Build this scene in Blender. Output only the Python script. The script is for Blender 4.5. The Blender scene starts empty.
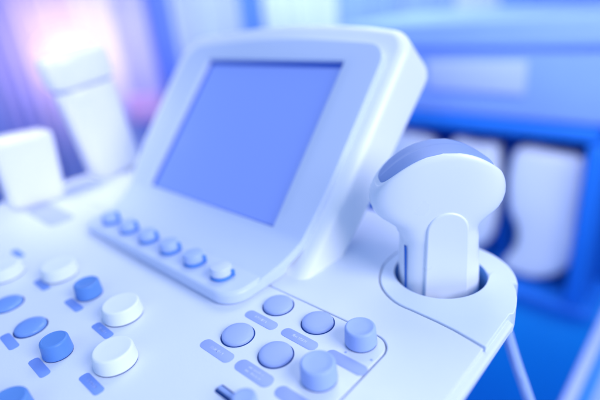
import bpy, bmesh, math, random
from mathutils import Vector, Matrix
random.seed(7)
S = 0.35            # the console is laid out in its own unit; everything is brought to metres at the end
LIFT = 0.95         # height of the control surface above the floor, metres
FLOOR = -LIFT / S
sc = bpy.context.scene
COL = sc.collection
PI = math.pi

# ------------------------------------------------------------------ materials
MATS = {}
def mat(name, col, rough=0.4, spec=0.5, bump=0.0, bscale=300.0, vary=0.0, coat=0.0, emit=None, estr=0.0, trans=0.0, vscale=9.0):
    m = bpy.data.materials.new(name); m.use_nodes = True
    nt = m.node_tree; b = nt.nodes['Principled BSDF']
    b.inputs['Base Color'].default_value = (*col, 1)
    b.inputs['Roughness'].default_value = rough
    b.inputs['Specular IOR Level'].default_value = spec
    b.inputs['Coat Weight'].default_value = coat
    b.inputs['Coat Roughness'].default_value = 0.15
    if emit:
        b.inputs['Emission Color'].default_value = (*emit, 1)
        b.inputs['Emission Strength'].default_value = estr
    tc = nt.nodes.new('ShaderNodeTexCoord')
    if vary:
        n = nt.nodes.new('ShaderNodeTexNoise'); n.inputs['Scale'].default_value = vscale; n.inputs['Detail'].default_value = 4
        nt.links.new(tc.outputs['Object'], n.inputs['Vector'])
        r = nt.nodes.new('ShaderNodeMapRange')
        r.inputs['From Min'].default_value = 0.3; r.inputs['From Max'].default_value = 0.7
        r.inputs['To Min'].default_value = 1 - vary; r.inputs['To Max'].default_value = 1.0
        nt.links.new(n.outputs['Fac'], r.inputs['Value'])
        mx = nt.nodes.new('ShaderNodeMix'); mx.data_type = 'RGBA'; mx.blend_type = 'MULTIPLY'; mx.inputs[0].default_value = 1
        mx.inputs[6].default_value = (*col, 1)
        nt.links.new(r.outputs['Result'], mx.inputs[7]); nt.links.new(mx.outputs[2], b.inputs['Base Color'])
    if bump:
        n2 = nt.nodes.new('ShaderNodeTexNoise'); n2.inputs['Scale'].default_value = bscale; n2.inputs['Detail'].default_value = 2
        nt.links.new(tc.outputs['Object'], n2.inputs['Vector'])
        bp = nt.nodes.new('ShaderNodeBump'); bp.inputs['Strength'].default_value = bump; bp.inputs['Distance'].default_value = 0.0004
        nt.links.new(n2.outputs['Fac'], bp.inputs['Height']); nt.links.new(bp.outputs['Normal'], b.inputs['Normal'])
    MATS[name] = m
    return m
M_CONSOLE = mat('console_plastic', (.76, .81, .93), .42, .45, .12, 900, .03)
M_HOLDER = mat('holder_plastic', (.74, .81, .94), .36, .5, .08, 900, .02)
M_LAST = mat('pale_knob_plastic', (.64, .71, .93), .42, .4)
M_LKNOB = mat('ledge_knob_plastic', (.42, .54, .90), .42, .4)
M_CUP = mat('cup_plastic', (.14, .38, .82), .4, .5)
M_SHELL = mat('shell_plastic', (.90, .92, .95), .35, .5, .05, 900, .02)
M_BEZEL = mat('bezel_plastic', (.64, .72, .93), .38, .5, .08, 900, .02)
M_PROBE = mat('probe_plastic', (.84, .87, .94), .3, .5, .04, 700, .02, coat=.15)
M_LENS = mat('probe_lens_rubber', (.27, .37, .68), .5, .35)
M_BTN = mat('button_plastic', (.40, .50, .86), .5, .4, .05, 900, .03)
M_KNOB = mat('knob_plastic', (.37, .49, .86), .45, .4, .1, 1200, .03)
M_WKNOB = mat('white_knob_plastic', (.86, .90, .90), .42, .4, .1, 1200, .03)
M_BKNOB = mat('blue_knob_plastic', (.12, .29, .72), .42, .4, .1, 1200, .04)
M_KSHADE = mat('knob_shade_blue', (.09, .28, .74), .45, .4)
M_BBTN = mat('blue_button_plastic', (.20, .37, .84), .3, .5, .05, 900, .03)
M_GASKET = mat('gasket_rubber', (.01, .06, .26), .6, .3)
M_PILL = mat('label_print', (.37, .46, .85), .5, .3, .03, 900, .04)
M_PILLB = mat('label_print_blue', (.22, .36, .84), .5, .3, .03, 900, .04)
M_INK = mat('label_ink', (.60, .67, .90), .5, .3)
M_INKB = mat('label_ink_blue', (.36, .48, .88), .5, .3)
M_BSHADE = mat('bottle_shade', (.46, .52, .86), .5, .3)
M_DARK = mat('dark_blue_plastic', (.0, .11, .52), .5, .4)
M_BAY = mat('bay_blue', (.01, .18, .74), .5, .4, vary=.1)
M_CAB = mat('cabinet_blue', (.27, .42, .90), .5, .4, vary=.08)
M_CABB = mat('cabinet_blue_band', (.17, .29, .84), .5, .4)
M_PLATE = mat('cabinet_plate', (.48, .56, .93), .5, .4)
M_PAD = mat('white_pad', (.85, .87, .96), .6, .3, vary=.06)
for m_, lo, hi in ((M_CONSOLE, .36, .52), (M_HOLDER, .30, .46), (M_SHELL, .28, .44), (M_PROBE, .26, .40)):   # handled plastic: uneven gloss
    nt_ = m_.node_tree; tc_ = nt_.nodes.new('ShaderNodeTexCoord'); nn = nt_.nodes.new('ShaderNodeTexNoise'); nn.inputs['Scale'].default_value = 38; nn.inputs['Detail'].default_value = 6
    mr = nt_.nodes.new('ShaderNodeMapRange'); mr.inputs['From Min'].default_value = .35; mr.inputs['From Max'].default_value = .65; mr.inputs['To Min'].default_value = lo; mr.inputs['To Max'].default_value = hi
    nt_.links.new(tc_.outputs['Object'], nn.inputs['Vector']); nt_.links.new(nn.outputs['Fac'], mr.inputs['Value']); nt_.links.new(mr.outputs['Result'], nt_.nodes['Principled BSDF'].inputs['Roughness'])
M_FLOOR = mat('floor_vinyl', (.01, .36, .92), .35, .5, vary=.12, vscale=2)
M_WALL = mat('wall_paint', (.42, .50, .86), .7, .3, vary=.05)
M_SCREEN = mat('screen_glass', (.10, .17, .55), .2, .5, emit=(.22, .345, .86), estr=.52)
M_SCREDGE = mat('screen_edge', (.03, .12, .60), .4, .4)
M_BOTTLE = mat('bottle_plastic', (.97, .95, .98), .3, .5, coat=.3)
M_SEAM = mat('cap_seam', (.45, .46, .85), .5, .3)
M_CABLE = mat('cable_rubber', (.42, .55, .90), .5, .4)
M_TRAY = mat('tray_plastic', (.30, .45, .88), .5, .4)
M_FLARE = mat('flare_glow', (.25, .2, .3), .3, .5, emit=(1.0, .70, .86), estr=1.5)
M_RED = mat('dusty_red_plastic', (.58, .34, .62), .6, .3)

# ------------------------------------------------------------------ helpers
def obj(name, me, m, parent=None, loc=(0, 0, 0), rot=(0, 0, 0), smooth=30, wn=False):
    o = bpy.data.objects.new(name, me); COL.objects.link(o)
    if m: me.materials.clear(); me.materials.append(m)
    o.location = loc; o.rotation_euler = rot
    if parent: o.parent = parent
    if smooth:
        me.polygons.foreach_set('use_smooth', [True] * len(me.polygons))
        me.set_sharp_from_angle(angle=math.radians(smooth))
    if wn:
        w = o.modifiers.new('normals', 'WEIGHTED_NORMAL'); w.keep_sharp = True; w.weight = 100
    return o
def thing(name, label, cat, loc=(0, 0, 0), group=None):
    o = bpy.data.objects.new(name, None); COL.objects.link(o); o.location = loc
    o.empty_display_size = .05
    return tag(o, label, cat, group)
def tag(o, label=None, cat=None, group=None, kind=None):
    if label: o['label'] = label
    if cat: o['category'] = cat
    if group: o['group'] = group
    if kind: o['kind'] = kind
    return o
def from_bm(bm, name='m'):
    me = bpy.data.meshes.new(name); bmesh.ops.recalc_face_normals(bm, faces=bm.faces[:]); bm.to_mesh(me); bm.free(); return me
def plate(loops, z0, z1, bev, res=3, mtx=None):
    """Flat plate with rounded edges from one outline and any holes."""
    cu = bpy.data.curves.new('c', 'CURVE'); cu.dimensions = '2D'; cu.fill_mode = 'BOTH'
    for lp in loops:
        sp = cu.splines.new('POLY'); sp.points.add(len(lp) - 1)
        for p, q in zip(sp.points, lp): p.co = (q[0], q[1], 0, 1)
        sp.use_cyclic_u = True
    cu.extrude = max((z1 - z0) / 2 - bev, 0); cu.bevel_depth = bev; cu.bevel_resolution = res; cu.offset = -bev
    t = bpy.data.objects.new('t', cu); COL.objects.link(t)
    dg = bpy.context.evaluated_depsgraph_get(); dg.update()
    me = bpy.data.meshes.new_from_object(t.evaluated_get(dg))
    bpy.data.objects.remove(t); bpy.data.curves.remove(cu)
    bm = bmesh.new(); bm.from_mesh(me); bmesh.ops.remove_doubles(bm, verts=bm.verts[:], dist=1e-6)
    bmesh.ops.translate(bm, verts=bm.verts[:], vec=(0, 0, (z0 + z1) / 2))
    if mtx: bmesh.ops.transform(bm, matrix=mtx, verts=bm.verts[:])
    bm.to_mesh(me); bm.free(); me.materials.clear()
    return me
def rrect(x0, y0, x1, y1, r, n=8):
    out = []
    for cx, cy, a in ((x1 - r, y1 - r, 0), (x0 + r, y1 - r, 90), (x0 + r, y0 + r, 180), (x1 - r, y0 + r, 270)):
        for k in range(n + 1):
            t = math.radians(a + 90 * k / n); out.append((cx + r * math.cos(t), cy + r * math.sin(t)))
    return out
def circle(cx, cy, r, n=64, rev=False):
    p = [(cx + r * math.cos(2 * PI * k / n), cy + r * math.sin(2 * PI * k / n)) for k in range(n)]
    return p[::-1] if rev else p
def lathe(prof, n=56, close=True):
    bm = bmesh.new(); rings = []
    for r, z in prof:
        if r < 1e-6: rings.append([bm.verts.new((0, 0, z))])
        else: rings.append([bm.verts.new((r * math.cos(2 * PI * k / n), r * math.sin(2 * PI * k / n), z)) for k in range(n)])
    for a, b in zip(rings, rings[1:]):
        for k in range(n):
            l = (k + 1) % n
            if len(a) == 1 and len(b) == 1: continue
            if len(a) == 1: bm.faces.new((a[0], b[k], b[l]))
            elif len(b) == 1: bm.faces.new((a[k], a[l], b[0]))
            else: bm.faces.new((a[k], a[l], b[l], b[k]))
    return from_bm(bm)
def box(x0, y0, z0, x1, y1, z1, bev=0.0, seg=3):
    bm = bmesh.new(); bmesh.ops.create_cube(bm, size=1)
    for v in bm.verts: v.co = Vector(((x0 + x1) / 2 + v.co.x * (x1 - x0), (y0 + y1) / 2 + v.co.y * (y1 - y0), (z0 + z1) / 2 + v.co.z * (z1 - z0)))
    if bev: bmesh.ops.bevel(bm, geom=bm.edges[:], offset=bev, segments=seg, profile=.5, affect='EDGES')
    return from_bm(bm)
def tube(pts, r, n=12, sub=10):
    P = [Vector(p) for p in pts]; path = []
    for i in range(len(P) - 1):
        p0 = P[max(i - 1, 0)]; p1 = P[i]; p2 = P[i + 1]; p3 = P[min(i + 2, len(P) - 1)]
        for k in range(sub):
            t = k / sub
            path.append(.5 * ((2 * p1) + (p2 - p0) * t + (2 * p0 - 5 * p1 + 4 * p2 - p3) * t * t + (3 * p1 - p0 - 3 * p2 + p3) * t ** 3))
    path.append(P[-1])
    bm = bmesh.new(); rings = []; up = Vector((.3, .9, .1)).normalized()
    for i, p in enumerate(path):
        d = (path[min(i + 1, len(path) - 1)] - path[max(i - 1, 0)]).normalized()
        a = d.cross(up).normalized(); b = d.cross(a).normalized()
        rings.append([bm.verts.new(p + r * (a * math.cos(2 * PI * k / n) + b * math.sin(2 * PI * k / n))) for k in range(n)])
    for a, b in zip(rings, rings[1:]):
        for k in range(n): bm.faces.new((a[k], a[(k + 1) % n], b[(k + 1) % n], b[k]))
    bm.faces.new(rings[0]); bm.faces.new(rings[-1])
    return from_bm(bm)
def superloft(rings, cap=True):
    """rings: list of lists of points (same length); caps the ends"""
    bm = bmesh.new(); R = [[bm.verts.new(p) for p in r] for r in rings]
    for a, b in zip(R, R[1:]):
        m = len(a)
        for k in range(m): bm.faces.new((a[k], a[(k + 1) % m], b[(k + 1) % m], b[k]))
    bm.faces.new(R[0])
    if cap: bm.faces.new(R[-1])
    return from_bm(bm)

# ------------------------------------------------------------------ CONSOLE
con = thing('ultrasound_console', 'white ultrasound console with tilted blue screen, knobs and round buttons', 'ultrasound machine', (-.75, .3, FLOOR))
CB = Vector(con.location)
def part(name, me, m, parent=con, loc=(0, 0, 0), **k):
    """mesh given in layout coordinates; hung under its parent with the right offset"""
    o = obj(name, me, m, parent, **k)
    base = Vector((0, 0, 0)); p = parent
    while p: base += p.location; p = p.parent
    o.location = Vector(loc) - base
    return o
HC = Vector((-.288, .588))           # centre of the transducer holder
GAP = .0024
def hp(r, deg): return (HC.x + r * math.cos(math.radians(deg)), HC.y + r * math.sin(math.radians(deg)))
# seam between the top shell and the holder module (from the right edge, round the ring, to the back edge)
def seam(off):
    pts = [(-.150, .4600 - off), (-.185, .4680 - off), (-.21, .4730 - off), (-.235, .4760 - off)]
    K = [(118, .102), (140, .094), (164, .089), (184, .0875), (213, .092), (232, .099), (249, .104), (264, .1085), (280, .1105)]
    for a in range(276, 118, -5):
        for (a0, r0), (a1, r1) in zip(K, K[1:]):
            if a0 <= a <= a1: pts.append(hp(r0 + (r1 - r0) * (a - a0) / (a1 - a0) + off, a)); break
    pts += [(-.350 - off, .700), (-.355 - off, .745)]
    return pts
RX = -.166                            # top shell right edge (just inside the lower lip)
# top shell outline, with one opening for the button panel
top = [(RX, -.20), (RX, .4600)] 
sm = [p for p in seam(GAP / 2) if p[0] < RX - .004 and p[1] < .722]
top += [(RX - .0008, .4624)] + sm + [(-.359, .722), (-.50, .725), (-1.18, .725)]
for k in range(7):
    t = math.radians(90 + 90 * k / 6); top.append((-1.25 + .12 * math.cos(t), .605 + .12 * math.sin(t)))
for k in range(7):
    t = math.radians(180 + 60 * k / 6); top.append((-1.07 + .30 * math.cos(t), .22 + .30 * math.sin(t)))
top += [(-1.15, -.20)]
PX1, PY1, PX0, PY0 = -.258, .4075, -1.17, -.17
hole = rrect(PX0, PY0, PX1, PY1, .028, 10)
part('top_shell', plate([top, hole[::-1]], -.030, 0, .0018), M_CONSOLE, wn=True)
panel = rrect(PX0 + GAP, PY0 + GAP, PX1 - GAP, PY1 - GAP, .0257, 10)
part('seam_shade', plate([rrect(PX0 - .01, PY0 - .3, PX1 + .006, PY1 + .006, .034)], -.036, -.0305, .001), M_GASKET)  # dark sheet below the groove, paints its shade deeper
part('button_panel', plate([panel], -.020, .0004, .0012), M_CONSOLE, wn=True)
# holder module with round opening
holder = [(RX + .0015, .4650)] + [(p[0], p[1]) for p in seam(-GAP / 2) if p[0] < RX - .004 and p[1] < .68]
holder += [hp(.0708, a) for a in range(120, 373, 4)]
holder += [(-.2232, .6200), (-.2225, .6335), (-.2130, .6350), (-.2030, .6315), (-.1940, .6255), (-.1860, .6170), (-.1770, .6030), (-.1695, .5860), (-.1640, .5680), (-.1612, .5530), (-.1612, .5480), (-.1645, .5445), (-.1645, .53)]
part('probe_holder', plate([holder], -.034, .0010, .0018, 4), M_HOLDER, wn=True)
ho = [o for o in con.children if o.name == 'probe_holder'][0]
arc_ = [hp(.0710, a) for a in range(20, 124, 4)] + [hp(.1130, a) for a in range(122, 18, -4)]
part('rear_arc', plate([arc_], -.036, -.0055, .004, 4), M_HOLDER, ho, wn=True)
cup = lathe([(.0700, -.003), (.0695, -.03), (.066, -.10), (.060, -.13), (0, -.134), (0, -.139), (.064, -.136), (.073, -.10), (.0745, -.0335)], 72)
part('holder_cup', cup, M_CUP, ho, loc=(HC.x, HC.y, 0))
# lower shell: a lip that stands proud on the right
def under(dx, rr, hole):
    lo = [(-.157 - dx, -.21), (-.157 - dx, .5385), (-.168 - dx, .546)]
    lo += [hp(rr, a) for a in range(-18, 93, 6)]
    lo += [(-.35, .70 - dx), (-.50, .718 - dx), (-1.18, .718 - dx), (-1.33 + dx, .66 - dx), (-1.362 + dx, .56), (-1.365 + dx, .25), (-1.22 + dx, -.05), (-1.15 + dx, -.21)]
    return [lo, circle(HC.x, HC.y, hole, 48, True)]
part('lower_lip', plate(under(0, .106, .077), -.0215, -.0075, .004, 4), M_CONSOLE, wn=True)
part('lower_shell', plate(under(.075, .088, .077), -.12, -.0218, .012, 4), M_CONSOLE, wn=True)
part('pedestal', plate([rrect(-1.0, .12, -.5, .6, .08)], FLOOR + .28, -.122, .02), M_CONSOLE)
base = part('base_frame', plate([rrect(-1.18, -.05, -.36, .78, .12)], FLOOR + .14, FLOOR + .27, .03), M_CONSOLE)
for x in (-1.08, -.46):
    for y in (.05, .68):
        part('castor', box(x - .03, y - .07, FLOOR + .001, x + .03, y + .07, FLOOR + .135, .028, 4), M_DARK)

# --- buttons, knobs, printed labels on the panel
ZP = .0004
def disc_button(x, y, r, m, rx=1.0, label=None):
    me = lathe([(0, -.004), (r, -.004), (r, .0026), (r * .985, .0042), (r * .93, .0054), (r * .7, .0066), (r * .35, .0073), (0, .0075)])
    b = part('push_button', me, m, loc=(x, y, ZP), smooth=40)
    if label: b['label'] = label
    g = lathe([(r + .0002, .0003), (r + .0020, .0003), (r + .0020, -.002), (r + .0002, -.002), (r + .0002, .0003)])
    part('gasket', g, M_GASKET, b, loc=(x, y, ZP))
    return b
def knob(x, y, r, h, m, taper=.93, label=None, parent=con, z=ZP, ring=M_GASKET):
    rt = r * taper
    prof = [(0, .0012), (r - .001, .0012), (r, .0030)]
    for k in range(1, 9): prof.append((r + (rt - r) * k / 8, .003 + (h - .0065) * k / 8))
    for k in range(1, 6):
        a = math.radians(18 * k); prof.append((rt - .0034 + .0034 * math.cos(a), h - .0034 + .0034 * math.sin(a)))
    prof += [(rt * .8, h - .0003), (rt * .4, h - .0006), (0, h - .0006)]
    o = part('knob', lathe(prof), m, parent, loc=(x, y, z), smooth=35)
    if label: o['label'] = label
    part('shaft_collar', lathe([(r - .002, .0004), (r - .0008, .0004), (r - .0008, .0014), (r - .002, .0014), (r - .002, .0004)]), ring, o, loc=(x, y, z))
    return o
def pill(x, y, l, w, rad, m, ink, marks=0, label=None):
    p = part('button_label', plate([rrect(x - l / 2, y - w / 2, x + l / 2, y + w / 2, rad)], ZP, ZP + .0007, .0002, 1), m)
    if label: p['label'] = label
    if marks:      # worn lettering, too small in the photograph to be read
        bm = bmesh.new(); rnd = random.Random(int(abs(x) * 1000) + int(y * 1000))
        rows = [0] if marks == 1 else [.0032, -.0032]
        for ry in rows:
            h = .0054 if marks == 1 else .0036; xx = -l * .20
            while xx < l * .20:
                ww = h * rnd.uniform(.35, .6)
                for sx in (0, 1):
                    if rnd.random() < .8:
                        for a, b in (((xx + sx * ww), ry),):
                            v = [bm.verts.new((x + a + dx, y + b + dy, ZP + .0009)) for dx, dy in ((0, -h / 2), (.0007, -h / 2), (.0007, h / 2 * rnd.choice((.3, 1))), (0, h / 2 * .9))]
                            bm.faces.new(v)
                v = [bm.verts.new((x + xx + dx, y + ry + dy + h * rnd.choice((-.4, 0, .35)), ZP + .0009)) for dx, dy in ((.0008, 0), (ww, 0), (ww, .0007), (.0008, .0007))]
                bm.faces.new(v)
                xx += ww + h * .3
        part('lettering', from_bm(bm), ink, p, smooth=0)
    return p
# right-hand cluster: round lavender buttons and two knobs
for x, y, c in ((-.440, .3755, 'upper left'), (-.3655, .379, 'upper right'), (-.4395, .295, 'lower left'), (-.369, .299, 'lower right')):
    disc_button(x, y, .0222, M_BTN)
knob(-.3330, .2160, .0150, .0220, M_KNOB, .95, 'slim lavender knob')
knob(-.2944, .3825, .0212, .0265, M_KNOB, .95)
knob(-.2979, .3020, .0225, .0265, M_KNOB, .95)
pill(-.4375, .3375, .061, .0170, .0080, M_PILL, M_INK, 1)
pill(-.3650, .3400, .061, .0170, .0080, M_PILL, M_INK, 1)
pill(-.2885, .3420, .061, .0180, .0085, M_PILL, M_INK, 0)
pill(-.4395, .2580, .061, .0180, .0080, M_PILL, M_INK, 1)
pill(-.3690, .2605, .062, .0200, .0092, M_PILL, M_INK, 2)
pill(-.2980, .2600, .060, .0185, .0088, M_PILL, M_INK, 0)
# slim raised key at the bottom edge
k_ = part('slide_key', box(-.384, .2150, ZP + .0005, -.300, .2210, ZP + .0045, .0014), M_KNOB)
part('key_slot', plate([rrect(-.387, .2115, -.298, .2245, .003)], ZP - .0002, ZP + .0007, .0002, 1), M_GASKET, k_)
for x, y in ((-.2650, .3640), (-.2990, .3560)):
    part('indicator_dot', lathe([(0, 0), (.0016, 0), (.0013, .0009), (0, .0012)], 16), M_PILL, loc=(x, y, ZP))
# left-hand cluster
knob(-.5340, .1631, .0288, .0235, M_WKNOB, .93, 'large white knob')
knob(-.6226, .2213, .0300, .0235, M_WKNOB, .93, 'large white knob')
knob(-.8371, .2123, .0310, .0235, M_WKNOB, .93, 'large white knob')
knob(-.930, .149, .0320, .0235, M_WKNOB, .93, 'large white knob')
knob(-.6201, .1212, .0203, .0255, M_BKNOB, .93, 'small blue knob')
knob(-.7256, .2151, .0215, .0255, M_BKNOB, .93, 'small blue knob')
knob(-.5523, .0418, .0240, .0255, M_BKNOB, .93, 'small blue knob')
disc_button(-.7170, .1180, .0225, M_BBTN, label='flat blue button')
disc_button(-.8190, .1170, .0230, M_BBTN, label='flat blue button')
for x, y, mk in ((-.5225, .1245, 1), (-.6120, .0935, 0), (-.7090, .0865, 0), (-.6140, .1840, 1), (-.7180, .1860, 0), (-.8320, .1780, 0), (-1.005, .194, 0), (-.94, .105, 0)):
    pill(x - .001, y - .001, .049, .0140, .0050, M_PILLB, M_INKB, mk)
part('bottle_shade', plate([rrect(-1.245, .285, -1.075, .345, .02)], .0003, .0009, .0002, 1), M_BSHADE)  # shade of the bottles, put on the deck as a flat lavender patch

# --- display housing: slab leaning back at 47 degrees
TH = math.atan2(.730, .683)
FO = Vector((0, .482, .056)); UD = Vector((0, math.cos(TH), math.sin(TH))); ND = Vector((0, -math.sin(TH), math.cos(TH)))
FM = Matrix.Translation(FO) @ Matrix(((1, 0, 0), (0, UD.y, ND.y), (0, UD.z, ND.z))).to_4x4()
def fpt(x, s, d=0): return Vector((x, 0, 0)) + FO + UD * s + ND * d
shell = []
XL, XR = -1.115, -.438
def arc(cx, cy, r, a0, a1, n=10): return [(cx + r * math.cos(math.radians(a0 + (a1 - a0) * k / n)), cy + r * math.sin(math.radians(a0 + (a1 - a0) * k / n))) for k in range(n + 1)]
shell += arc(XR - .054, .366, .054, 0, 84)
for k in range(1, 10):
    t = k / 10; x = (XR - .048) + (XL + .085 - (XR - .048)) * t
    shell.append((x, .4205 + .020 * math.sin(PI * t) ** .8 - .002 * t))
shell += arc(XL + .075, .345, .075, 98, 180)
shell += [(XL + .02, .10), (XL + .05, -.05), (XL + .08, -.22), (XR - .03, -.22), (XR - .012, -.06), (XR - .003, .10)]
sme = plate([shell], -.130, -.010, .020, 8)
for v in sme.vertices:                # the housing is slimmer at its foot
    k = .60 + .37 * max(0, min(1, (v.co.y + .12) / .48)); v.co.z = -.010 + (v.co.z + .010) * k
sme.transform(FM)
hs = part('display_housing', sme, M_SHELL, wn=True)

# bezel sheet that bends forward into the knob ledge, with the screen opening cut out
prof = [(.380, .0205), (.392, .0236), (.405, .0262), (.420, .0300)]
prof = [Vector((0, a, b)) for a, b in prof]
q0 = prof[-1]; q1 = FO + UD * -.008 + ND * .005
for k in range(1, 6):
    t = k / 6; mid = Vector((0, .446, .0370))
    prof.append(q0 * (1 - t) ** 2 + mid * 2 * t * (1 - t) + q1 * t * t)
prof.append(q1)
for s in [0, .03, .06, .1, .15, .2, .25, .28, .31, .335, .345, .352, .358, .363, .367, .370, .372]: prof.append(FO + UD * s + ND * .005)
iS0 = next(i for i, p in enumerate(prof) if (p - (FO + ND * .005)).length < 1e-6); iS1 = next(i for i, p in enumerate(prof) if (p - (FO + UD * .335 + ND * .005)).length < 1e-6)
SX0, SX1 = -.956, -.545
def lerp(a, b, t): return a + (b - a) * max(0, min(1, t))
bm = bmesh.new(); rows = []
for i, p in enumerate(prof):
    s = (p - FO).dot(UD)
    t = (p.y - .34) / .10
    tt = max(0, min(1, (p.y - .36) / .20)); tt = tt * tt * (3 - 2 * tt)
    xl = lerp(-.985, -1.050, tt); xr = lerp(-.488, -.4665, tt)
    if s > .330:                         # rounded top corners
        r = .042; dy = min(r, s - .330); ins = r - math.sqrt(max(r * r - dy * dy, 0))
        xl += ins; xr -= ins
    crown = .012 if s > .36 else 0
    cols = [xl, xl + .004, lerp(xl, SX0, .35), lerp(xl, SX0, .7), SX0] + [lerp(SX0, SX1, k / 8) for k in range(1, 8)] + [SX1, lerp(SX1, xr, .35), lerp(SX1, xr, .7), xr - .004, xr]
    cols = [min(max(c, xl), xr) for c in cols]
    row = []
    for c in cols:
        v = Vector((c, p.y, p.z))
        if s > .336:
            u = (c - xl) / (xr - xl); v += UD * (.014 * math.sin(PI * u) * (s - .336) / .036)
        row.append(bm.verts.new(v))
    rows.append(row)
for i in range(len(rows) - 1):
    for j in range(len(rows[0]) - 1):
        if iS0 <= i < iS1 and 4 <= j < 12: continue
        bm.faces.new((rows[i][j], rows[i][j + 1], rows[i + 1][j + 1], rows[i + 1][j]))
bmesh.ops.remove_doubles(bm, verts=bm.verts[:], dist=1e-5)
me = from_bm(bm)
bz = part('bezel', me, M_BEZEL, hs, smooth=50)
# make sure the sheet faces outwards, then give it thickness downwards
if sum((f.normal.dot(ND) * f.area for f in me.polygons)) < 0: me.flip_normals()
so = bz.modifiers.new('thick', 'SOLIDIFY'); so.thickness = .0165 * S; so.offset = -1
bv = bz.modifiers.new('round', 'BEVEL'); bv.width = .0022 * S; bv.segments = 3; bv.limit_method = 'ANGLE'; bv.angle_limit = math.radians(50)
# ledge body below the bezel sheet
led = rrect(-.988, .3225, -.4865, .47, .040, 12)
part('ledge', plate([led], .0006, .0235, .0075, 5), M_BEZEL, hs, wn=True)
# frame lining and the screen itself, set back in the opening
scr = plate([[(SX0 - .006, -.006), (SX1 + .006, -.006), (SX1 + .006, .341), (SX0 - .006, .341)]], -.0095, -.0075, .0003, 1, FM)
part('screen', scr, M_SCREEN, hs, smooth=0)
fr = plate([[(SX0 + .0002, .0002), (SX1 - .0002, .0002), (SX1 - .0002, .3348), (SX0 + .0002, .3348)], [(SX0 + .0085, .0030), (SX0 + .0085, .3260), (SX1 - .0025, .3260), (SX1 - .0025, .0030)]], -.0074, -.0050, .0003, 1, FM)
part('screen_gasket', fr, M_SCREDGE, hs, smooth=0)
# six small knobs along the ledge
for i in range(6):
    x = -.917 + i * (.917 - .5470) / 5; y = .3590; r = .0180; zb = .0236
    sk = part('knob', lathe([(0, .0052), (r * .93, .0054), (r, .0075), (r * .97, .0165), (r * .88, .0195), (r * .5, .0208), (0, .021)], 40), M_LKNOB if i < 5 else M_LAST, hs, loc=(x, y, zb))
    part('shade_skirt', lathe([(r * .9, .0002), (r * 1.03, .0005), (r * 1.03, .0035), (r * .9, .0052), (0, .0053)], 40), M_KSHADE, sk, loc=(x, y, zb))  # blue of the skirt paints in shade at the knob's foot
    added_fin = box(r * .80, -.0022, .002, r * 1.28, .0022, .0235 - .002 * i, .0012)
    added_fin.transform(Matrix.Rotation(math.radians(28), 4, 'Z'))
    part('shade_fin', added_fin, M_KSHADE, sk, loc=(x, y, zb))  # made-up blue fin, draws the shaded right side of the knob

# ------------------------------------------------------------------ TRANSDUCER standing in the holder
pr = thing('ultrasound_probe', 'white ultrasound probe standing upright in the round holder, curved lavender tip', 'ultrasound probe', (HC.x, HC.y, -.11))
E = Vector((.737, .669, 0)).normalized(); F = Vector((E.y, -E.x, 0))      # F faces the camera side
def ptop(u): return .2080 - .043 * (abs(u) ** 2.1) + .004 * u
def probe_rings(v_list, n=72, sh=0.0, wref=None):
    rings = []
    for z, w, d, p, bend in v_list:
        ring = []
        for k in range(n):
            a = 2 * PI * k / n; c, s = math.cos(a), math.sin(a)
            u = math.copysign(abs(c) ** p, c); q = math.copysign(abs(s) ** p, s)
            zz = z + bend * (ptop((u * w + sh) / wref if wref else u) - .160)
            ctr = -.003 + (-.004 if z > .08 else 0) * 1
            lean = -.012 * (z / .2)
            pt = Vector((HC.x, HC.y, 0)) + E * (u * w + ctr + sh + lean * .3) + F * (q * d) + Vector((0, 0, zz))
            ring.append(pt)
        rings.append(ring)
    return rings
#        z      half-width half-depth  superellipse bend
V = [(-.112, .050, .034, .75, 0), (-.105, .055, .037, .75, 0), (-.06, .0600, .0400, .70, 0), (-.02, .0605, .0402, .68, 0), (.02, .0595, .0400, .68, 0), (.045, .0582, .0396, .68, 0),
     (.060, .0574, .0394, .67, 0), (.074, .0575, .0393, .66, 0), (.085, .0588, .0393, .65, 0), (.092, .0612, .0394, .64, 0), (.098, .0655, .0395, .63, .0), (.103, .0715, .0397, .62, .01), (.108, .0782, .0399, .62, .03),
     (.112, .0838, .0401, .62, .06), (.117, .0888, .0403, .62, .10), (.124, .0935, .0404, .63, .18), (.133, .0965, .0403, .64, .32), (.142, .0965, .0399, .64, .50), (.150, .0945, .0393, .62, .72), (.156, .0912, .0385, .60, .90), (.1595, .0885, .0374, .58, 1.0),
     (.1610, .0870, .0362, .56, 1.0)] + [(.1613, .0860, .0352 * math.cos(math.radians(a)) + .0003, .56, 1.0) for a in range(0, 91, 10)]
def pput(name, me, m, parent, **k):
    return part(name, me, m, parent, **k)
pb = pput('probe_body', superloft(probe_rings(V), False), M_PROBE, pr, smooth=50)
L = [(.1606 + .0036 * math.sin(math.radians(a)), .0795 - .0022 * (a / 90) ** 3, .0345 * math.cos(math.radians(a)) + .0004, .55, 1.0) for a in range(0, 91, 9)]
pput('lens', superloft(probe_rings(L, sh=-.0022, wref=.0862)), M_LENS, pr, smooth=60)
# thumb grip: arched raised panel on the front of the neck
gp = []
gw, g0, g1 = .0300, -.070, .124
gp.append((-gw - .001, g0)); gp.append((gw + .001, g0))
for k in range(15):
    a = math.radians(180 * k / 14); gp.append((gw * math.cos(a), g1 - gw * 1.0 + gw * 1.0 * math.sin(a)))
gp = [(x * (1.12 if y < 0 else 1.0), y) for x, y in gp]
gm = Matrix(((E.x, 0, F.x, 0), (E.y, 0, F.y, 0), (0, 1, 0, 0), (0, 0, 0, 1)))
gr = plate([gp], .0, .0424, .0034, 5, Matrix.Translation(Vector((HC.x, HC.y, 0)) + E * -.002) @ gm)
pput('thumb_grip', gr, M_PROBE, pr, wn=True)
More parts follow.
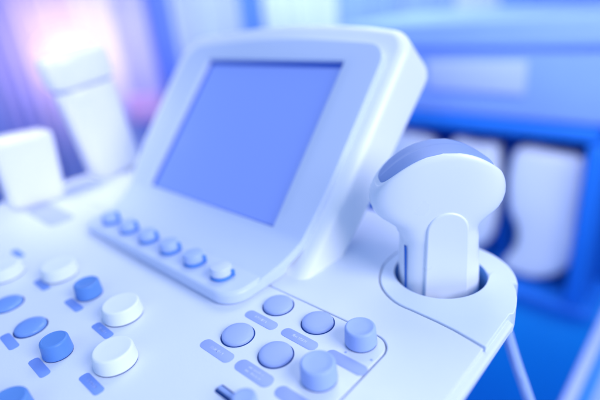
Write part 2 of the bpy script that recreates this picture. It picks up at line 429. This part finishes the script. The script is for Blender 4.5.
# vertical ridge left of the grip and a dark strip painting in shade along the neck's edge
sp_ = plate([rrect(-.0010, -.085, .0010, .066, .0009, 3)], .0190, .0262, .0006, 2, Matrix.Translation(Vector((HC.x, HC.y, 0)) + E * -.0592) @ gm)
pput('edge_shade_strip', sp_, M_DARK, pr)
pput('cable', tube([(HC.x, HC.y, -.10), (HC.x + .003, HC.y + .002, -.20), (HC.x + .02, HC.y + .03, -.5), (HC.x - .03, HC.y + .1, -1.0), (HC.x - .1, HC.y + .1, -1.6)], .013), M_CABLE, pr)

# loose cables below the right edge
tag(obj('cable', tube([(-.240, .675, -.045), (-.228, .68, -.084), (-.189, .68, -.195), (-.161, .68, -.266), (-.09, .685, -.46), (-.02, .69, -.75), (.02, .70, -1.2)], .0095), M_CABLE), 'thicker pale cable slanting down from beneath the probe holder', 'cable')
tag(obj('cable', tube([(-.325, .665, -.13), (-.305, .68, -.27), (-.289, .68, -.352), (-.262, .68, -.6), (-.25, .68, -1.2)], .0075), M_CABLE), 'short pale cable end below the console edge at the bottom of the picture', 'cable')

# ------------------------------------------------------------------ BOTTLES on the far left edge of the console
def bottle_rings(prof, p=.55, n=56, ax=1.0, ay=1.0):
    out = []
    for r, z in prof:
        ring = []
        for k in range(n):
            a = 2 * PI * k / n; c, s = math.cos(a), math.sin(a)
            ring.append(Vector((r * ax * math.copysign(abs(c) ** p, c), r * ay * math.copysign(abs(s) ** p, s), z)))
        out.append(ring)
    return superloft(out)
b1 = thing('gel_bottle', 'tall white gel bottle with a wide cap, behind the left of the screen', 'gel bottle', (-1.315, .570, .004))
b1.rotation_euler = (math.radians(6.5), 0, 0)
part('body', bottle_rings([(.066, .0), (.072, .004), (.074, .02), (.075, .12), (.078, .235), (.078, .250), (.074, .256)], .6, ax=.62), M_BOTTLE, b1, loc=b1.location, smooth=50)
part('cap', bottle_rings([(.077, .262), (.084, .265), (.086, .275), (.087, .325), (.084, .340), (.074, .347)], .6, ax=.66), M_BOTTLE, b1, loc=b1.location, smooth=50)
part('cap_seam', bottle_rings([(.0755, .2545), (.0755, .2640)], .6, ax=.62), M_SEAM, b1, loc=b1.location, smooth=50)
b2 = thing('gel_bottle', 'short bright white square bottle at the left edge, nearest the knobs', 'gel bottle', (-1.285, .332, .002))
part('body', bottle_rings([(.058, .0), (.064, .005), (.066, .02), (.070, .160), (.068, .172), (.058, .177)], .42, ax=.62), M_BOTTLE, b2, loc=b2.location, smooth=50)
b2.rotation_euler = (math.radians(-3), 0, 0)

# ------------------------------------------------------------------ BACKGROUND: blue cabinet with an open bay
cy = 2.5
cab = thing('equipment_cabinet', 'large blue equipment cabinet with a dark open bay, behind the probe', 'cabinet', (-1.0, cy + .4, FLOOR))
cx0, cx1 = -1.95, -.30
part('upper_case', box(cx0, cy, -.285, cx1, cy + .9, .225, .03), M_CAB, cab)
part('top_band', box(cx0 - .02, cy - .025, .075, cx1 + .02, cy - .001, .115, .01), M_CABB, cab)
part('name_plate', box(-1.33, cy - .02, -.150, -.79, cy - .001, .02, .008), M_PLATE, cab)
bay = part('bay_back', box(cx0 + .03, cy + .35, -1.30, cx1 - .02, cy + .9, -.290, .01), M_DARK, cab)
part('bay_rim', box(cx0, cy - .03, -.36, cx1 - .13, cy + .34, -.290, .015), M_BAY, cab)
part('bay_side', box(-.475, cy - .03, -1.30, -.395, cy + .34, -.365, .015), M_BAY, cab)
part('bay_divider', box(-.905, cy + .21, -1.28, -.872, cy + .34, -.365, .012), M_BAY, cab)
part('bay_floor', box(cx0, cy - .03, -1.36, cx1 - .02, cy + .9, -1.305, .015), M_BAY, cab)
part('lower_case', box(cx0, cy + .05, FLOOR + .2, cx1, cy + .9, -1.365, .02), M_FLOOR, cab)
for x in (cx0 + .1, cx1 - .1):
    for y in (cy + .15, cy + .8): part('castor', box(x - .04, y - .09, FLOOR + .001, x + .04, y + .09, FLOOR + .195, .035, 4), M_DARK, cab)
PAD = [(-0.807, -0.464), (-0.656, -0.452), (-0.529, -0.467), (-0.501, -0.539), (-0.485, -0.779), (-0.492, -0.994), (-0.529, -1.15), (-0.668, -1.262), (-0.82, -1.261), (-0.867, -1.205), (-0.785, -1.083), (-0.803, -0.957), (-0.845, -0.806), (-0.850, -0.577)]
def smooth_loop(P, sub=5):
    out = []; n = len(P)
    for i in range(n):
        p0, p1, p2, p3 = (Vector(P[(i + k - 1) % n]) for k in range(4))
        for k in range(sub):
            t = k / sub
            q = .5 * ((2 * p1) + (p2 - p0) * t + (2 * p0 - 5 * p1 + 4 * p2 - p3) * t * t + (3 * p1 - p0 - 3 * p2 + p3) * t ** 3); out.append((q.x, q.y))
    return out
def pad(dx, sx, sz, seed, label):
    rnd = random.Random(seed)
    P = [(( x + .67) * sx - .67 + dx + rnd.uniform(-.012, .012), (z + .46) * sz - .46 + rnd.uniform(-.012, .012)) for x, z in PAD]
    me = plate([smooth_loop(P)[::-1]], 0, .14, .045, 5, Matrix(((1, 0, 0, 0), (0, 0, 1, cy + .06), (0, 1, 0, 0), (0, 0, 0, 1))))
    tag(obj('wrapped_bundle', me, M_PAD, smooth=60), label, 'bundle', 'white bundles in the cabinet bay')
pad(0, 1, 1, 1, 'white soft bundle slumping to the left at the right end of the dark bay')
pad(-.415, .86, .93, 2, 'white bundle in the dark bay, directly behind the probe head')
pad(-.83, .95, .90, 3, 'white bundle in the bay, between screen housing and probe head')
tr = thing('trolley', 'pale blue trolley top with a raised rim in the bottom right corner', 'trolley', (.12, 1.4, FLOOR))
part('tray', box(-.165, .75, -1.03, .55, 2.15, -1.0, .01), M_TRAY, tr)
part('rim', box(-.235, .70, -1.04, -.195, 2.20, -.965, .012), M_PLATE, tr)
part('rim_gap', box(-.1945, .72, -1.06, -.1655, 2.18, -1.02, .004), M_FLOOR, tr)
for x in (-.1, .48):
    for y in (.85, 2.05): part('leg', box(x - .02, y - .02, FLOOR + .001, x + .02, y + .02, -1.0605 if x < 0 else -1.031, .005), M_TRAY, tr)

# far wall, curtains in loose folds, small fittings
FW = Vector((-.702, .712, 0)); RT = Vector((.712, .702, 0))
def far(px, D, z): 
    return FW * D + RT * ((px - 300) / 465 * D) + Vector((0, 0, z))
fl = obj('floor', box(-14, -6, FLOOR - .2, 9, 14, FLOOR), M_FLOOR, smooth=0); tag(fl, kind='structure')
bm = bmesh.new()
a, b = FW * 7.2 - RT * 9, FW * 7.2 + RT * 9; t = FW * .3
vs = []
for z in (FLOOR - .1, 4.0): vs.append([bm.verts.new(p + Vector((0, 0, z))) for p in (a, b, b + t, a + t)])
for k in range(4): bm.faces.new((vs[0][k], vs[0][(k + 1) % 4], vs[1][(k + 1) % 4], vs[1][k]))
bm.faces.new(vs[0]); bm.faces.new(vs[1])
tag(obj('wall', from_bm(bm), M_WALL, smooth=0), kind='structure')
def curtain(p0, p1, D, colr, label):
    w = (p1 - p0) / 465 * D; n = max(12, int(w / .025)); fold = .20
    bm = bmesh.new(); low = []; hi = []
    rnd = random.Random(p0); ph = rnd.uniform(0, 6)
    for k in range(n + 1):
        u = k / n * w; q = far(p0, D, 0) + RT * u
        d = .045 * math.sin(2 * PI * u / fold + ph) + .02 * math.sin(2 * PI * u / (fold * 2.3))
        low.append(bm.verts.new(q + FW * d * 1.3 + Vector((0, 0, FLOOR + .08)))); hi.append(bm.verts.new(q + FW * d * .8 + Vector((0, 0, 2.6))))
    for k in range(n): bm.faces.new((low[k], low[k + 1], hi[k + 1], hi[k]))
    o = obj('curtain', from_bm(bm), mat('curtain_cloth', colr, .8, .2, vary=.08), smooth=60)
    so = o.modifiers.new('thick', 'SOLIDIFY'); so.thickness = .012 * S
    tag(o, label, 'curtain', 'curtains along the far wall')
CUR = [(-60, 22, (.44, .48, .88), 'dim violet blue curtain at the far left edge'),
       (22, 58, (.52, .48, .88), 'lavender curtain left of the added globe'),
       (58, 112, (.70, .60, .88), 'pinkish mauve curtain directly behind the tall bottle'),
       (112, 150, (.74, .70, .95), 'pale lavender curtain right of the tall bottle'),
       (150, 178, (.55, .55, .92), 'soft lilac curtain holding the reddish wall box'),
       (178, 200, (.16, .26, .78), 'narrow deep blue curtain left of the screen top'),
       (200, 262, (.52, .60, .90), 'pale blue curtain above the screen left corner'),
       (262, 284, (.12, .26, .76), 'narrow deep blue curtain above the middle of the screen'),
       (284, 352, (.60, .70, .96), 'pale blue curtain above the screen right half'),
       (352, 410, (.26, .40, .90), 'mid blue curtain above the screen right corner'),
       (410, 462, (.30, .44, .92), 'blue curtain behind the left end of the cabinet'),
       (462, 505, (.58, .68, .96), 'pale curtain above the cabinet middle'),
       (505, 660, (.20, .36, .86), 'wide blue curtain above the cabinet right end')]
for p0, p1, c, l in CUR: curtain(p0, p1, 6.4, c, l)
def wallbox(px, py_z, D, w, h, m, label):
    q = far(px, D, py_z)
    me = box(-w / 2, -.06, -h / 2, w / 2, .06, h / 2, .03)
    o = obj('wall_box', me, m, loc=q, rot=(0, 0, math.atan2(RT.y, RT.x))); tag(o, label, 'box')
wallbox(158, -.72, 6.15, .42, .36, M_RED, 'reddish box between the tall bottle and the screen')
# added glowing globe behind the tall bottle, stands in for lens flare
LP = far(98, 5.2, .02)
LR = .36
nt = M_FLARE.node_tree; lw = nt.nodes.new('ShaderNodeLayerWeight'); lw.inputs['Blend'].default_value = .5     # flare glow: hottest at the middle of the globe, pinker outwards
cr = nt.nodes.new('ShaderNodeValToRGB'); cr.color_ramp.interpolation = 'EASE'
cr.color_ramp.elements[0].position = 0.0; cr.color_ramp.elements[0].color = (1.0, .80, .95, 1)
cr.color_ramp.elements[1].position = .42; cr.color_ramp.elements[1].color = (.74, .50, .92, 1)
nt.links.new(lw.outputs['Facing'], cr.inputs[0]); nt.links.new(cr.outputs[0], nt.nodes['Principled BSDF'].inputs['Emission Color'])
added_lamp = thing('added_flare_globe', 'added pinkish white globe imitating lens flare, just behind the tall bottle cap', 'added_lamp', LP)
part('added_globe', lathe([(0, -LR)] + [(LR * math.cos(math.radians(a)), LR * math.sin(math.radians(a))) for a in range(-80, 81, 10)] + [(0, LR)], 32), M_FLARE, added_lamp, loc=LP)
part('added_stand', tube([LP + Vector((0, 0, -LR)), LP + Vector((0, 0, -1.2)), Vector((LP.x, LP.y, FLOOR + .03))], .02), M_CAB, added_lamp)
part('added_foot', lathe([(0, 0), (.16, 0), (.16, .02), (.03, .03), (0, .03)], 32), M_CAB, added_lamp, loc=(LP.x, LP.y, FLOOR + .001))

# ------------------------------------------------------------------ light
def area(loc, target, size, power, col, spread=180):
    d = bpy.data.lights.new('added_lamp', 'AREA'); d.size = size; d.energy = power; d.color = col
    d.spread = math.radians(spread)
    o = bpy.data.objects.new('studio_light', d); COL.objects.link(o); o.location = loc
    o.rotation_euler = (Vector(target) - Vector(loc)).to_track_quat('-Z', 'Y').to_euler()
    return o
area((1.9, .5, 1.5), (-.5, .4, .1), 1.6, 68, (.92, .93, 1.0))
area((-1.5, 2.4, 2.7), (-.8, .4, .1), 1.8, 38, (.95, .94, 1.0))
area((-.2, -2.2, 2.4), (-.8, .6, .1), 2.0, 13, (.62, .72, 1.0))
area((-1.45, -.30, 1.35), (-1.32, .42, .12), .3, .8, (1, .96, 1), 40)
area(LP + FW * .40 - RT * .45 + Vector((0, 0, .15)), LP + FW * 1.5 - RT * .5 + Vector((0, 0, .1)), 1.0, 13, (1.0, .72, .88))  # added pink light, spreads the flare's wash over the curtains
area((-1.9, 2.8, 2.8), (-4.0, 5.2, -.6), 2.4, 130, (.80, .86, 1.0), 120)
area((-.3, 1.1, 1.0), (-.9, 2.6, -.7), .7, 9, (.80, .86, 1.0), 100)
w = bpy.data.worlds.new('World'); sc.world = w; w.use_nodes = True
bg = w.node_tree.nodes['Background']; bg.inputs[0].default_value = (.24, .48, 1.0, 1); bg.inputs[1].default_value = .66

# ------------------------------------------------------------------ camera
cd = bpy.data.cameras.new('camera'); cam = bpy.data.objects.new('camera', cd); COL.objects.link(cam); sc.camera = cam
A = Vector((.73714337, .20368435, -.64430764)); B = Vector((.66868388, -.35727214, .65208779)); N = Vector((-.09737309, -.91152033, -.39956123))
right = Vector((A.x, B.x, N.x)); down = Vector((A.y, B.y, N.y)); fwd = Vector((A.z, B.z, N.z))
m3 = Matrix((right, -down, -fwd)).transposed()
cam.matrix_world = Matrix.Translation((0, 0, .42)) @ m3.to_4x4()
cd.sensor_width = 36; cd.lens = 465 / 600 * 36; cd.clip_start = .01; cd.clip_end = 100
cd.dof.use_dof = True; cd.dof.focus_distance = .635 * S
cd.dof.aperture_fstop = (cd.lens / 1000) / (.031 * S)

# ------------------------------------------------------------------ bring the layout to metres
for me in bpy.data.meshes: me.transform(Matrix.Scale(S, 4))
for o in COL.objects:
    o.location = o.location * S
    if o.parent is None: o.location.z += LIFT
for l in bpy.data.lights: l.size *= S; l.size_y *= S; l.energy *= S * S
sc.view_settings.view_transform = 'Standard'; sc.view_settings.look = 'None'; sc.view_settings.exposure = 0; sc.view_settings.gamma = 1
sc.render.engine = 'CYCLES'
